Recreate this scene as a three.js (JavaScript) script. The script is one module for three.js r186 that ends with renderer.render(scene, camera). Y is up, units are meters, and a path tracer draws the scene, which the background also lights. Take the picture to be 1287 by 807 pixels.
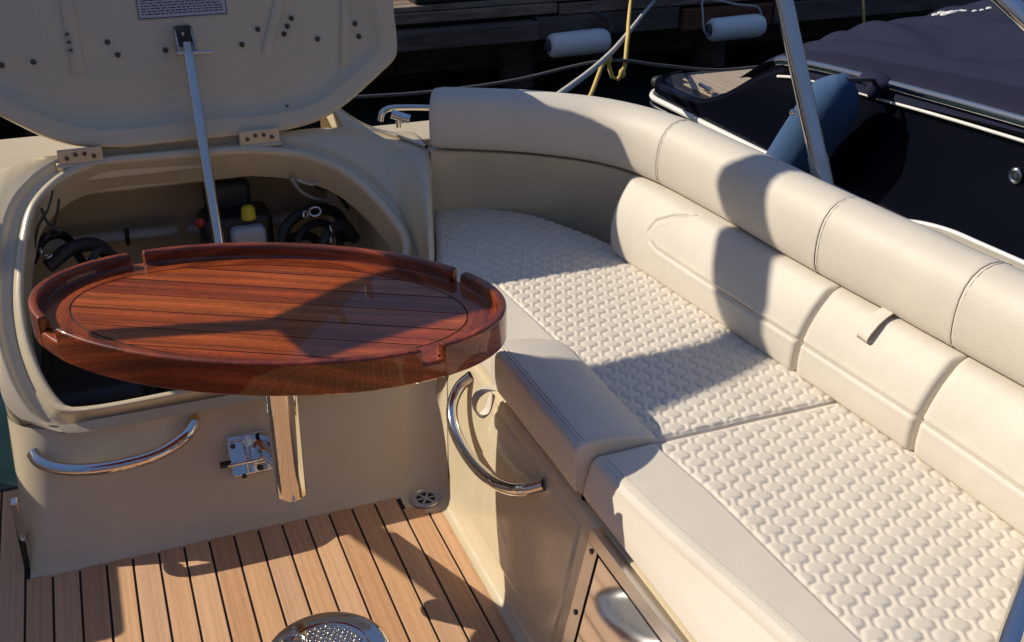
import * as THREE from 'three';
import { RoundedBoxGeometry } from 'three/addons/geometries/RoundedBoxGeometry.js';
import { mergeGeometries } from 'three/addons/utils/BufferGeometryUtils.js';
import { ImprovedNoise } from 'three/addons/math/ImprovedNoise.js';

// ---------------------------------------------------------------- camera, sky, sun, exposure
const scene = new THREE.Scene();
const EYE = new THREE.Vector3(0, 1.6, 0), PITCH = 0.458238, YAW = 0.378288, FOCAL = 1354.92, PW = 1287, PH = 807;
const camera = new THREE.PerspectiveCamera(THREE.MathUtils.radToDeg(2 * Math.atan(PH / 2 / FOCAL)), PW / PH, 0.05, 200);
camera.position.copy(EYE);
camera.lookAt(Math.sin(YAW) * Math.cos(PITCH), 1.6 - Math.sin(PITCH), -Math.cos(YAW) * Math.cos(PITCH));
camera.updateMatrixWorld();

const SUN = new THREE.Vector3(-1.08, 1, -0.92).normalize(), SKY = 0.42;
{
  const W = 512, Hh = 256, d = new Float32Array(W * Hh * 4), v = new THREE.Vector3();
  for (let y = 0; y < Hh; y++) for (let x = 0; x < W; x++) {
    const el = ((y + 0.5) / Hh - 0.5) * Math.PI, az = ((x + 0.5) / W - 0.5) * 2 * Math.PI, i = 4 * (y * W + x);
    v.set(Math.cos(el) * Math.cos(az), Math.sin(el), Math.cos(el) * Math.sin(az));
    const k = Math.max(0, Math.sin(el)) ** 0.6, g = Math.exp(-Math.acos(Math.min(1, Math.max(-1, v.dot(SUN)))) / 0.32);
    const zen = [0.17, 0.34, 0.80], hor = [0.22, 0.25, 0.31], glow = [0.9, 0.78, 0.58];
    for (let c = 0; c < 3; c++) d[i + c] = (hor[c] + (zen[c] - hor[c]) * k + glow[c] * g) * (el < 0 ? 0.35 : 1) * SKY;
    d[i + 3] = 1;
  }
  const t = new THREE.DataTexture(d, W, Hh, THREE.RGBAFormat, THREE.FloatType); t.mapping = THREE.EquirectangularReflectionMapping; t.magFilter = t.minFilter = THREE.LinearFilter; t.needsUpdate = true;
  scene.background = t; scene.environment = t;
}
const sun = new THREE.DirectionalLight(new THREE.Color(1, 0.90, 0.75), 4.6);
sun.position.copy(SUN).multiplyScalar(20); sun.name = 'sun'; sun.castShadow = true; sun.shadow.radius = 0.7;
sun.shadow.mapSize.set(4096, 4096);
Object.assign(sun.shadow.camera, { left: -9, right: 9, top: 9, bottom: -9, near: 0.5, far: 60 });
scene.add(sun, sun.target);
const renderer = new THREE.WebGLRenderer({ antialias: true });
renderer.shadowMap.enabled = true;
renderer.toneMapping = THREE.LinearToneMapping;
renderer.toneMappingExposure = 1.04;

// ---------------------------------------------------------------- helpers (z in these helpers is the distance aft of the camera)
const V = (x, y, z) => new THREE.Vector3(x, y, -z);
const lerp = (a, b, t) => a + (b - a) * t, clamp = (x, a, b) => Math.min(b, Math.max(a, x));
const smooth = (a, b, x) => { const t = clamp((x - a) / (b - a), 0, 1); return t * t * (3 - 2 * t); };
let seed = 20241; const rnd = () => { seed = (Math.imul(seed, 1664525) + 1013904223) >>> 0; return seed / 4294967296; };
const perlin = new ImprovedNoise(); const ns = (x, y, z = 0) => perlin.noise(x + 31.7, y + 11.3, z + 7.1);
const RT = new THREE.Vector3(), UP = new THREE.Vector3(), BK = new THREE.Vector3();
camera.matrixWorld.extractBasis(RT, UP, BK);
function at(u, v, z) {                                     // point seen at photo pixel (u, v), z metres aft
  const d = RT.clone().multiplyScalar((u - PW / 2) / FOCAL).addScaledVector(UP, -(v - PH / 2) / FOCAL).sub(BK);
  return EYE.clone().addScaledVector(d, z / -d.z);
}
function table1(pts) {                                     // piecewise smooth function from [z, value] pairs (z ascending)
  return (z) => {
    if (z <= pts[0][0]) return pts[0][1];
    for (let i = 1; i < pts.length; i++) if (z <= pts[i][0]) {
      const [z0, a] = pts[i - 1], [z1, b] = pts[i];
      const m0 = i > 1 ? (b - pts[i - 2][1]) / (z1 - pts[i - 2][0]) : (b - a) / (z1 - z0);
      const m1 = i < pts.length - 1 ? (pts[i + 1][1] - a) / (pts[i + 1][0] - z0) : (b - a) / (z1 - z0);
      const h = z1 - z0, t = (z - z0) / h, t2 = t * t, t3 = t2 * t;
      return (2 * t3 - 3 * t2 + 1) * a + (t3 - 2 * t2 + t) * h * m0 + (-2 * t3 + 3 * t2) * b + (t3 - t2) * h * m1;
    }
    return pts[pts.length - 1][1];
  };
}
function loft(rows, { closeV = false, closeU = false } = {}) { // rows of equally many points -> smooth surface, uv in metres
  const R = rows.length, C = rows[0].length, pos = [], uv = [], idx = [];
  let vlen = 0;
  for (let r = 0; r < R; r++) {
    if (r) vlen += rows[r][C >> 1].distanceTo(rows[r - 1][C >> 1]);
    let ulen = 0;
    for (let c = 0; c < C; c++) { const p = rows[r][c]; if (c) ulen += p.distanceTo(rows[r][c - 1]); pos.push(p.x, p.y, p.z); uv.push(ulen, vlen); }
  }
  for (let r = 0; r < R - (closeU ? 0 : 1); r++) for (let c = 0; c < C - (closeV ? 0 : 1); c++) {
    const r2 = (r + 1) % R, c2 = (c + 1) % C, a = r * C + c, b = r * C + c2, d = r2 * C + c, e = r2 * C + c2;
    idx.push(a, d, b, b, d, e);
  }
  const g = new THREE.BufferGeometry();
  g.setAttribute('position', new THREE.Float32BufferAttribute(pos, 3)); g.setAttribute('uv', new THREE.Float32BufferAttribute(uv, 2));
  g.setIndex(idx); g.computeVertexNormals(); return g;
}
function boxUV(g) {                                        // uv in metres by dominant normal direction
  const q = g.index ? g.toNonIndexed() : g, p = q.attributes.position, n = q.attributes.normal, uv = new Float32Array(p.count * 2);
  for (let i = 0; i < p.count; i++) {
    const ax = Math.abs(n.getX(i)), ay = Math.abs(n.getY(i)), az = Math.abs(n.getZ(i)), x = p.getX(i), y = p.getY(i), z = p.getZ(i);
    const w = ay >= ax && ay >= az ? [x, z] : ax >= az ? [z, y] : [x, y]; uv[2 * i] = w[0]; uv[2 * i + 1] = w[1];
  }
  q.setAttribute('uv', new THREE.BufferAttribute(uv, 2)); return q;
}
function mesh(name, geo, mat, parent) {
  const m = new THREE.Mesh(Array.isArray(geo) ? mergeGeometries(geo.map((g) => { const q = g.index ? g.toNonIndexed() : g; for (const k of Object.keys(q.attributes)) if (!['position', 'normal', 'uv'].includes(k)) q.deleteAttribute(k); return q; })) : geo, mat);
  m.name = name; m.castShadow = m.receiveShadow = true; if (parent) parent.add(m); return m;
}
const used = {};
function numbered(n) { used[n] = (used[n] ?? -1) + 1; return used[n] ? n + '_' + String(used[n]).padStart(3, '0') : n; }
function thing(name, label, category, pos = [0, 0, 0], group) {
  const o = new THREE.Group(); o.name = numbered(name); o.position.set(pos[0], pos[1], -pos[2]); scene.add(o);
  o.userData = { label, category }; if (group) o.userData.group = group; return o;
}
function structure(name, parent = scene) { const o = new THREE.Group(); o.name = numbered(name); o.userData.kind = 'structure'; parent.add(o); return o; }
const tube = (pts, r, seg = 40, rad = 12, closed = false) => new THREE.TubeGeometry(new THREE.CatmullRomCurve3(pts, closed, 'centripetal'), seg, r, rad, closed);
function rod(a, b, r, rad = 14, r2 = r) {                  // cylinder between two points
  const d = b.clone().sub(a), g = new THREE.CylinderGeometry(r2, r, d.length(), rad, 1);
  g.applyQuaternion(new THREE.Quaternion().setFromUnitVectors(new THREE.Vector3(0, 1, 0), d.normalize())); const c = a.clone().add(b).multiplyScalar(0.5); g.translate(c.x, c.y, c.z); return g;
}
function box(x0, x1, y0, y1, z0, z1, r = 0.004, seg = 2) {
  const w = x1 - x0, h = y1 - y0, d = z1 - z0, g = new RoundedBoxGeometry(w, h, d, seg, Math.min(r, w / 2.01, h / 2.01, d / 2.01));
  g.translate((x0 + x1) / 2, (y0 + y1) / 2, -(z0 + z1) / 2); return boxUV(g);
}
const ball = (p, r, sx = 1, sy = 1, sz = 1) => { const g = new THREE.SphereGeometry(r, 14, 10); g.scale(sx, sy, sz); g.translate(p.x, p.y, p.z); return g; };

// ---------------------------------------------------------------- textures and materials
function tex(w, h, fn, { srgb = true, rep = 1, repY = rep } = {}) {
  const d = new Uint8Array(w * h * 4);
  for (let y = 0; y < h; y++) for (let x = 0; x < w; x++) { const c = fn(x / w, y / h, x, y), i = 4 * (y * w + x); for (let k = 0; k < 3; k++) d[i + k] = clamp(Math.round(c[k]), 0, 255); d[i + 3] = 255; }
  const t = new THREE.DataTexture(d, w, h); t.wrapS = t.wrapT = THREE.RepeatWrapping; t.magFilter = THREE.LinearFilter; t.minFilter = THREE.LinearMipmapLinearFilter; t.generateMipmaps = true;
  if (srgb) t.colorSpace = THREE.SRGBColorSpace; t.repeat.set(rep, repY); t.needsUpdate = true; return t;
}
const tile = (u, v, fu, fv, s = 0) => {                    // seamless noise in [-1, 1]
  const a = u * Math.PI * 2, b = v * Math.PI * 2, R = fu / 6.283, S = fv / 6.283;
  return perlin.noise(Math.cos(a) * R + s, Math.sin(a) * R + 3.1 * s, Math.cos(b) * S + 5 + s) * 0.7 + perlin.noise(Math.sin(b) * S + s + 9, Math.cos(a + 1) * R, Math.sin(a + 1) * R + s) * 0.7;
};
const gray = (v) => [v, v, v];
const teakTex = (base, s) => tex(256, 512, (u, v) => {       // grain runs along v
  const g = tile(u, v, 60, 2.2, s) * 13 + tile(u, v, 150, 7, s + 4) * 9 + tile(u, v, 14, 1.2, s + 2) * 12, sp = tile(u, v, 120, 40, s + 8) > 0.42 ? -16 : 0;
  return [base[0] + g + sp, base[1] + g * 0.9 + sp, base[2] + g * 0.8 + sp];
}, { rep: 1 / 0.16, repY: 1 / 0.8 });
const sapeleTex = (base, s) => tex(512, 256, (u, v) => {     // grain runs along u, ribbon stripes across v
  const rib = Math.sin(v * Math.PI * 2 * 5 + tile(u, v, 1.5, 3, s) * 2.5), g = rib * 17 + tile(u, v, 3, 60, s + 3) * 34 + tile(u, v, 40, 130, s + 5) * 22;
  return [base[0] + g, base[1] + g * 0.5, base[2] + g * 0.28];
}, { rep: 1 / 0.5, repY: 1 / 0.25 });
const leatherBump = tex(512, 512, (u, v) => gray(128 + tile(u, v, 90, 90, 1) * 70 + tile(u, v, 38, 38, 2) * 40), { srgb: false, rep: 1 / 0.12 });
const vinylTint = tex(256, 256, (u, v) => { const g = tile(u, v, 6, 6, 3) * 4 + tile(u, v, 26, 26, 6) * 3; return [246 + g, 246 + g, 246 + g]; }, { rep: 1 / 0.7 });
const gelTint = tex(256, 256, (u, v) => { const g = tile(u, v, 5, 5, 3) * 5 + tile(u, v, 40, 40, 6) * 2.5; return gray(245 + g); }, { rep: 1 / 0.6 });
const gelRough = tex(256, 256, (u, v) => gray(90 + tile(u, v, 8, 8, 5) * 28 + tile(u, v, 50, 50, 2) * 16), { srgb: false, rep: 1 / 0.5 });
const gelBump = tex(256, 256, (u, v) => gray(128 + tile(u, v, 7, 7, 9) * 90), { srgb: false, rep: 1 / 0.45 });
const timberTex = tex(512, 128, (u, v) => { const g = tile(u, v, 5, 40, 2) * 30 + tile(u, v, 30, 90, 5) * 22 + tile(u, v, 6, 6, 8) * 26; return [128 + g, 122 + g, 116 + g]; }, { rep: 1 / 1.4, repY: 1 / 0.3 });
const clothBump = tex(256, 256, (u, v, x, y) => gray(128 + ((x + y) % 2 ? 26 : -26) + tile(u, v, 20, 20, 4) * 60), { srgb: false, rep: 1 / 0.3 });
const waterBump = tex(512, 512, (u, v) => gray(128 + tile(u, v, 9, 14, 1) * 70 + tile(u, v, 26, 34, 6) * 34), { srgb: false, rep: 1 / 3.2 });
const std = (o) => new THREE.MeshStandardMaterial(o), phy = (o) => new THREE.MeshPhysicalMaterial(o);
const rgb = (r, g, b) => new THREE.Color().setRGB(r, g, b);
const M = {
  gel: phy({ color: rgb(0.70, 0.595, 0.405), map: gelTint, roughness: 0.62, roughnessMap: gelRough, bumpMap: gelBump, bumpScale: 0.0012, clearcoat: 0.35, clearcoatRoughness: 0.12 }),
  vinyl: phy({ color: rgb(0.71, 0.65, 0.55), map: vinylTint, roughness: 0.5, bumpMap: leatherBump, bumpScale: 0.0007, specularIntensity: 0.6 }),
  quilt: phy({ color: rgb(0.75, 0.68, 0.57), map: vinylTint, roughness: 0.56, bumpMap: leatherBump, bumpScale: 0.0006, specularIntensity: 0.5 }),
  thread: std({ color: rgb(0.56, 0.50, 0.41), roughness: 0.8 }),
  steel: std({ color: rgb(0.74, 0.72, 0.69), metalness: 1, roughness: 0.07 }),
  brushed: std({ color: rgb(0.66, 0.63, 0.59), metalness: 1, roughness: 0.24 }),
  caulk: std({ color: rgb(0.012, 0.011, 0.01), roughness: 0.75 }),
  black: std({ color: rgb(0.012, 0.012, 0.013), roughness: 0.5 }),
  dark: std({ color: rgb(0.03, 0.03, 0.033), roughness: 0.55 }),
  pipe: std({ color: rgb(0.42, 0.44, 0.46), roughness: 0.45 }),
  yellow: std({ color: rgb(0.62, 0.5, 0.03), roughness: 0.5 }),
  red: std({ color: rgb(0.4, 0.03, 0.02), roughness: 0.5 }),
  screw: std({ color: rgb(0.10, 0.088, 0.07), metalness: 0.4, roughness: 0.55 }),
  ring: phy({ color: 0xffffff, map: sapeleTex([130, 57, 22], 4), roughness: 0.4, specularIntensity: 0.3, clearcoat: 1, clearcoatRoughness: 0.03 }),
  rail: phy({ color: 0xffffff, map: sapeleTex([118, 50, 20], 7), roughness: 0.4, specularIntensity: 0.3, clearcoat: 1, clearcoatRoughness: 0.03 }),
  navy: phy({ color: rgb(0.020, 0.023, 0.050), roughness: 0.9, specularIntensity: 0.2, bumpMap: clothBump, bumpScale: 0.0012 }),
  hullNavy: phy({ color: rgb(0.003, 0.004, 0.009), roughness: 0.16, specularIntensity: 0.45 }),
  denim: std({ color: rgb(0.035, 0.085, 0.19), roughness: 0.95, bumpMap: clothBump, bumpScale: 0.0015 }),
  whiteTrim: std({ color: rgb(0.75, 0.74, 0.7), roughness: 0.4 }),
  fender: phy({ color: rgb(0.86, 0.87, 0.85), roughness: 0.45, clearcoat: 0.2 }),
  ropeWhite: std({ color: rgb(0.5, 0.48, 0.43), roughness: 0.9 }), ropeYellow: std({ color: rgb(0.62, 0.45, 0.13), roughness: 0.9 }), ropeBlack: std({ color: rgb(0.09, 0.09, 0.1), roughness: 0.8 }),
  timberDark: std({ color: rgb(0.5, 0.44, 0.42), map: timberTex, roughness: 0.9 }),
  timberMid: std({ color: rgb(1.0, 0.86, 0.72), map: timberTex, roughness: 0.9 }),
  timberRed: std({ color: rgb(0.6, 0.24, 0.13), map: timberTex, roughness: 0.9 }),
  deckPale: std({ color: rgb(0.95, 0.72, 0.58), map: timberTex, roughness: 0.9 }),
  greyTeak: std({ color: rgb(0.86, 0.82, 0.76), map: teakTex([172, 160, 146], 9), roughness: 0.85 }),
};
const teaks = [[202, 157, 116], [208, 165, 125], [195, 148, 107], [205, 160, 116], [200, 159, 122]].map((b, i) => std({ color: 0xffffff, map: teakTex(b, 2 + i * 3), roughness: 0.68 }));
const sapeles = [[152, 70, 24], [134, 56, 19], [162, 78, 28], [143, 63, 22]].map((b, i) => phy({ color: 0xffffff, map: sapeleTex(b, 11 + i * 5), roughness: 0.4, specularIntensity: 0.3, clearcoat: 1, clearcoatRoughness: 0.025 }));

// ---------------------------------------------------------------- the setting: water, cockpit floor
{
  const w = mesh('water', new THREE.PlaneGeometry(120, 120).rotateX(-Math.PI / 2).translate(0, -0.45, -20), phy({ color: rgb(0.008, 0.026, 0.025), roughness: 0.06, ior: 1.33, bumpMap: waterBump.clone(), bumpScale: 0.05 }), scene);
  const p = w.geometry.attributes.position, uv = w.geometry.attributes.uv; for (let i = 0; i < p.count; i++) uv.setXY(i, p.getX(i), p.getZ(i));
  w.userData.kind = 'structure';
}
const PLANK = 0.05772, PX0 = -0.3103;
{
  const f = structure('cockpit_floor');
  mesh('caulking', box(-1.2, 0.668, -0.03, -0.0035, -1.7, 2.6, 0.001, 1), M.caulk, f);
  const lens = [-1.7, 2.195];
  for (let i = -15; i < 17; i++) {
    const x0 = PX0 + i * PLANK + 0.0026, x1 = i === 16 ? 0.662 : PX0 + (i + 1) * PLANK - 0.0026;
    const z1 = x0 < -0.34 ? 2.58 : i === 15 ? 2.135 : i === 16 ? 2.10 : 2.192;
    const g = box(x0, x1, -0.02, 0.0006 * rnd(), lens[0], z1, 0.0012, 1), uv = g.attributes.uv, o = rnd() * 0.16, q = rnd() * 0.8;
    for (let k = 0; k < uv.count; k++) uv.setXY(k, uv.getX(k) + o, uv.getY(k) + q);
    mesh('plank', g, teaks[(i + 30) % teaks.length], f);
  }
  mesh('floor_edge', [box(0.6635, 0.70, -0.02, 0.003, -1.7, 2.12, 0.002), box(-0.3, 0.71, -0.028, 0.001, 2.194, 2.26, 0.002), box(0.565, 0.70, -0.026, 0.0, 2.10, 2.21, 0.002)], M.gel, f);
}

// ---------------------------------------------------------------- engine box with hatch opening
const FZ = 2.385, FY = 0.295, FD = [0.8289, 0.5594];          // hatch plane: start (z, y) and direction (dz, dy) per metre
const hatchP = (x, t, h = 0) => V(x, FY + FD[1] * t + FD[0] * h, FZ + FD[0] * t - FD[1] * h);
const dividerX = table1([[2.28, 0.712], [2.44, 0.752], [2.67, 0.822], [2.9, 0.888], [3.2, 0.90]]);
{
  const e = thing('engine_box', 'cream moulded engine box with wide open hatch and chrome grab handle', 'engine box');
  // front panel with rounded left corner, leaning aft
  const rows = [], lev = [-0.02, 0, 0.012, 0.03, 0.08, 0.14, 0.2, 0.24, 0.264, 0.2775].map((y) => [y, 0.58 * y + (y < 0.03 ? -0.012 * (1 - Math.max(0, y) / 0.03) ** 2 : 0)]);
  for (const [y, dz] of lev) {
    const r = 0.05 + 0.32 * Math.max(0, y) ** 1.15, xl = -0.302, zf = 2.2 + dz, row = [];
    for (let i = 0; i <= 6; i++) row.push(V(xl, y, lerp(3.2, zf + r, i / 6)));
    for (let i = 1; i <= 14; i++) { const a = i / 14 * Math.PI / 2; row.push(V(xl + r - r * Math.cos(a), y, zf + r - r * Math.sin(a))); }
    const xb = 0.669 + 0.2095 * Math.max(0, y), rf = 0.085; for (let i = 1; i <= 22; i++) row.push(V(lerp(xl + r, xb - rf, i / 22), y, zf));
    for (let i = 1; i <= 10; i++) { const a = i / 10 * Math.PI / 2; row.push(V(xb - rf + rf * Math.sin(a), y, zf - rf + rf * Math.cos(a))); }
    rows.push(row);
  }
  mesh('front_panel', loft(rows), M.gel, e);
  // lip, gutter and flange round the opening
  const path = [[-0.12, 0.0], [0.1, 0.0], [0.3, 0.0], [0.5, 0.0], [0.61, 0.014], [0.665, 0.062], [0.69, 0.16], [0.722, 0.26], [0.745, 0.342], [0.707, 0.473], [0.633, 0.598], [0.542, 0.666], [0.408, 0.707], [0.28, 0.717], [0.15, 0.722], [-0.02, 0.72], [-0.112, 0.681], [-0.178, 0.609], [-0.210, 0.513], [-0.230, 0.407], [-0.240, 0.30], [-0.233, 0.179], [-0.203, 0.062], [-0.172, 0.012]];
  const cv = new THREE.CatmullRomCurve3(path.map(([x, t]) => new THREE.Vector3(x, t, 0)), true, 'centripetal'), N = 160, P = cv.getSpacedPoints(N).slice(0, N);
  const nrm = P.map((p, i) => { const a = P[(i + N - 1) % N], b = P[(i + 1) % N], d = b.clone().sub(a).normalize(); return new THREE.Vector3(d.y, -d.x, 0); });
  const prof = [[-0.014, -0.09], [-0.013, 0.004], [-0.010, 0.013], [-0.004, 0.0185], [0.006, 0.0185], [0.012, 0.013], [0.016, 0.0], [0.022, -0.010], [0.036, -0.012], [0.044, -0.006], [0.050, 0.003], [0.058, 0.006]];
  const tilt = P.map((p, i) => 0.6 * smooth(0.4, 0.95, -nrm[i].y) - 0.55 * smooth(0.3, 0.95, -nrm[i].x));
  const ring = prof.map(([o, h]) => P.map((p, i) => hatchP(p.x + nrm[i].x * o, p.y + nrm[i].y * o, h + (o < 0.02 ? tilt[i] * (o + (tilt[i] > 0 ? -0.004 : 0.006)) : 0))));
  const outer = (k) => P.map((p, i) => {
    let x = p.x + nrm[i].x * k, t = p.y + nrm[i].y * k * 0.8; t = clamp(t, -0.03, 0.765);
    const z = FZ + FD[0] * t; x = clamp(x, -0.302, Math.max(dividerX(z), 0.5));
    const r = 0.13; if (x < -0.302 + r && t < -0.03 + r) { const dx = x - (-0.302 + r), dt = t - (-0.03 + r), l = Math.hypot(dx, dt); if (l > r) { x = -0.302 + r + dx / l * r; t = -0.03 + r + dt / l * r; } }
    const lw = smooth(0.2, 0.9, -nrm[i].x); return hatchP(x, t, (k > 0.15 ? 0.0 : 0.006) - lw * (k > 0.15 ? 0.035 : 0.008));
  });
  const last = outer(0.20); ring.push(outer(0.09), outer(0.13), last, last.map((p) => p.clone().setY(p.y - 0.012)), last.map((p) => p.clone().setY(p.y - 0.07)));
  mesh('hatch_rim', loft(ring, { closeV: true }), M.gel, e);
  mesh('hinge_beam', [box(-0.11, 0.49, 0.655, 0.712, 2.985, 3.03, 0.006)], M.gel, e);
  // dark bay under the opening: five sides
  const under = (k, h, y) => P.map((p, i) => { const q = hatchP(p.x + nrm[i].x * k, p.y + nrm[i].y * k, h); q.x = clamp(q.x, -0.294, 0.73); q.z = clamp(q.z, -3.3, -2.34 - (y === undefined ? 0 : 0.0)); if (y !== undefined) q.y = y; return q; });
  const r1 = under(-0.0125, -0.085), r2 = under(0.34, -0.13).map((p) => p.setY(Math.min(p.y, 0.592))), r3 = r2.map((p) => p.clone().setY(-0.40));
  mesh('engine_bay', loft([r1, r2, r3, r3.map((p) => new THREE.Vector3(lerp(p.x, 0.25, 0.98), -0.40, lerp(p.z, -2.75, 0.98)))], { closeV: true }), M.gel, e);
  mesh('deck_behind_hatch', box(-0.30, 0.45, 0.60, 0.70, 3.03, 3.34, 0.012), M.gel, e);
  // chrome grab handle on the front panel
  const hp = [[-0.250, 0.236, 2.337], [-0.238, 0.228, 2.308], [-0.203, 0.216, 2.285], [-0.14, 0.206, 2.270], [-0.06, 0.204, 2.266], [0.02, 0.211, 2.272], [0.076, 0.227, 2.292], [0.104, 0.238, 2.326], [0.11, 0.241, 2.345]].map((a) => V(...a));
  mesh('grab_handle', tube(hp, 0.0155, 60, 16), M.steel, e);
  // hinge plate low on the port edge
  const pl = mesh('edge_strip', tube([V(-0.306, 0.0, 2.235), V(-0.307, 0.06, 2.25), V(-0.308, 0.16, 2.28)], 0.006, 20, 8), M.black, e);
  mesh('edge_hinge', [box(-0.311, -0.296, 0.06, 0.17, 2.248, 2.275, 0.003), ball(V(-0.302, 0.075, 2.244), 0.006), ball(V(-0.304, 0.15, 2.262), 0.006)], M.steel, pl);
}
// ---------------------------------------------------------------- engine in the bay
{
  const g = thing('engine', 'dark inboard engine with hoses and a yellow filler cap inside the hatch', 'engine');
  mesh('block', [box(0.05, 0.56, -0.38, 0.2, 2.55, 3.1, 0.03), box(0.24, 0.44, 0.1, 0.50, 2.98, 3.12, 0.02), box(-0.24, 0.02, -0.38, 0.22, 2.6, 3.05, 0.04)], M.black, g);
  mesh('air_box', box(0.27, 0.40, 0.40, 0.575, 3.08, 3.2, 0.025, 3), M.dark, g);
  const cap = at(312, 268, 2.98); mesh('filler_cap', [new THREE.CylinderGeometry(0.019, 0.022, 0.03, 18).translate(cap.x, cap.y, cap.z), ball(cap.clone().add(new THREE.Vector3(0, 0.015, 0)), 0.018, 1, 0.5, 1)], M.yellow, g);
  const tk = at(310, 284, 2.98); mesh('header_tank', box(tk.x - 0.05, tk.x + 0.05, tk.y - 0.06, tk.y + 0.004, 2.94, 3.02, 0.018, 3), M.pipe, g);
  mesh('fitting', ball(at(251, 280, 2.96), 0.014), M.red, g);
  for (const q of [[[20, 318], [95, 303], [160, 296], [222, 289]], [[236, 288], [300, 282], [352, 276], [410, 262]]]) mesh('pipe', tube(q.map(([u, v]) => at(u, v, 3.22)), 0.018, 30, 12), M.pipe, g);
  mesh('pipe_band', tube([at(159, 287, 3.205), at(160, 297, 3.195), at(161, 307, 3.205)], 0.006, 10, 8), M.black, g);
  const hoses = [[[352, 330], [356, 292], [372, 272], [400, 262], [425, 270], [436, 300]], [[368, 320], [380, 290], [402, 280], [424, 292], [428, 330]], [[340, 320], [362, 300], [392, 298], [408, 318]], [[400, 330], [412, 296], [430, 282], [446, 300]], [[365, 222], [378, 240], [398, 250], [420, 252]], [[388, 218], [400, 236], [420, 240], [438, 262]], [[372, 226], [392, 232], [412, 228], [430, 246]], [[60, 335], [90, 312], [120, 308], [150, 335]], [[40, 330], [56, 300], [80, 296], [104, 330]], [[110, 335], [124, 316], [140, 318], [160, 340]]];
  hoses.forEach((q, i) => mesh('hose', tube(q.map(([u, v], k) => at(u, v, 2.9 + 0.05 * (i % 3) + 0.03 * k)), [0.016, 0.012, 0.014, 0.018, 0.005, 0.006, 0.004, 0.02, 0.012, 0.01][i], 40, 9), i === 4 || i === 6 ? M.pipe : i % 2 ? M.dark : M.black, g));
  for (const [u, v, r] of [[396, 266, 0.016], [384, 270, 0.010], [416, 288, 0.012], [416, 302, 0.012], [60, 322, 0.012], [52, 316, 0.008]]) mesh('hose_clamp', new THREE.TorusGeometry(r, 0.0035, 8, 20).rotateY(u).rotateX(v).translate(...at(u, v, 2.9).toArray()), M.brushed, g);
  for (const q of [[[66, 240], [60, 262], [48, 285], [42, 320]], [[74, 250], [70, 275], [58, 300]], [[52, 262], [60, 280], [76, 292]]]) mesh('cable', tube(q.map(([u, v]) => at(u, v, 2.86)), 0.004, 24, 6), M.dark, g);
}
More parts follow.
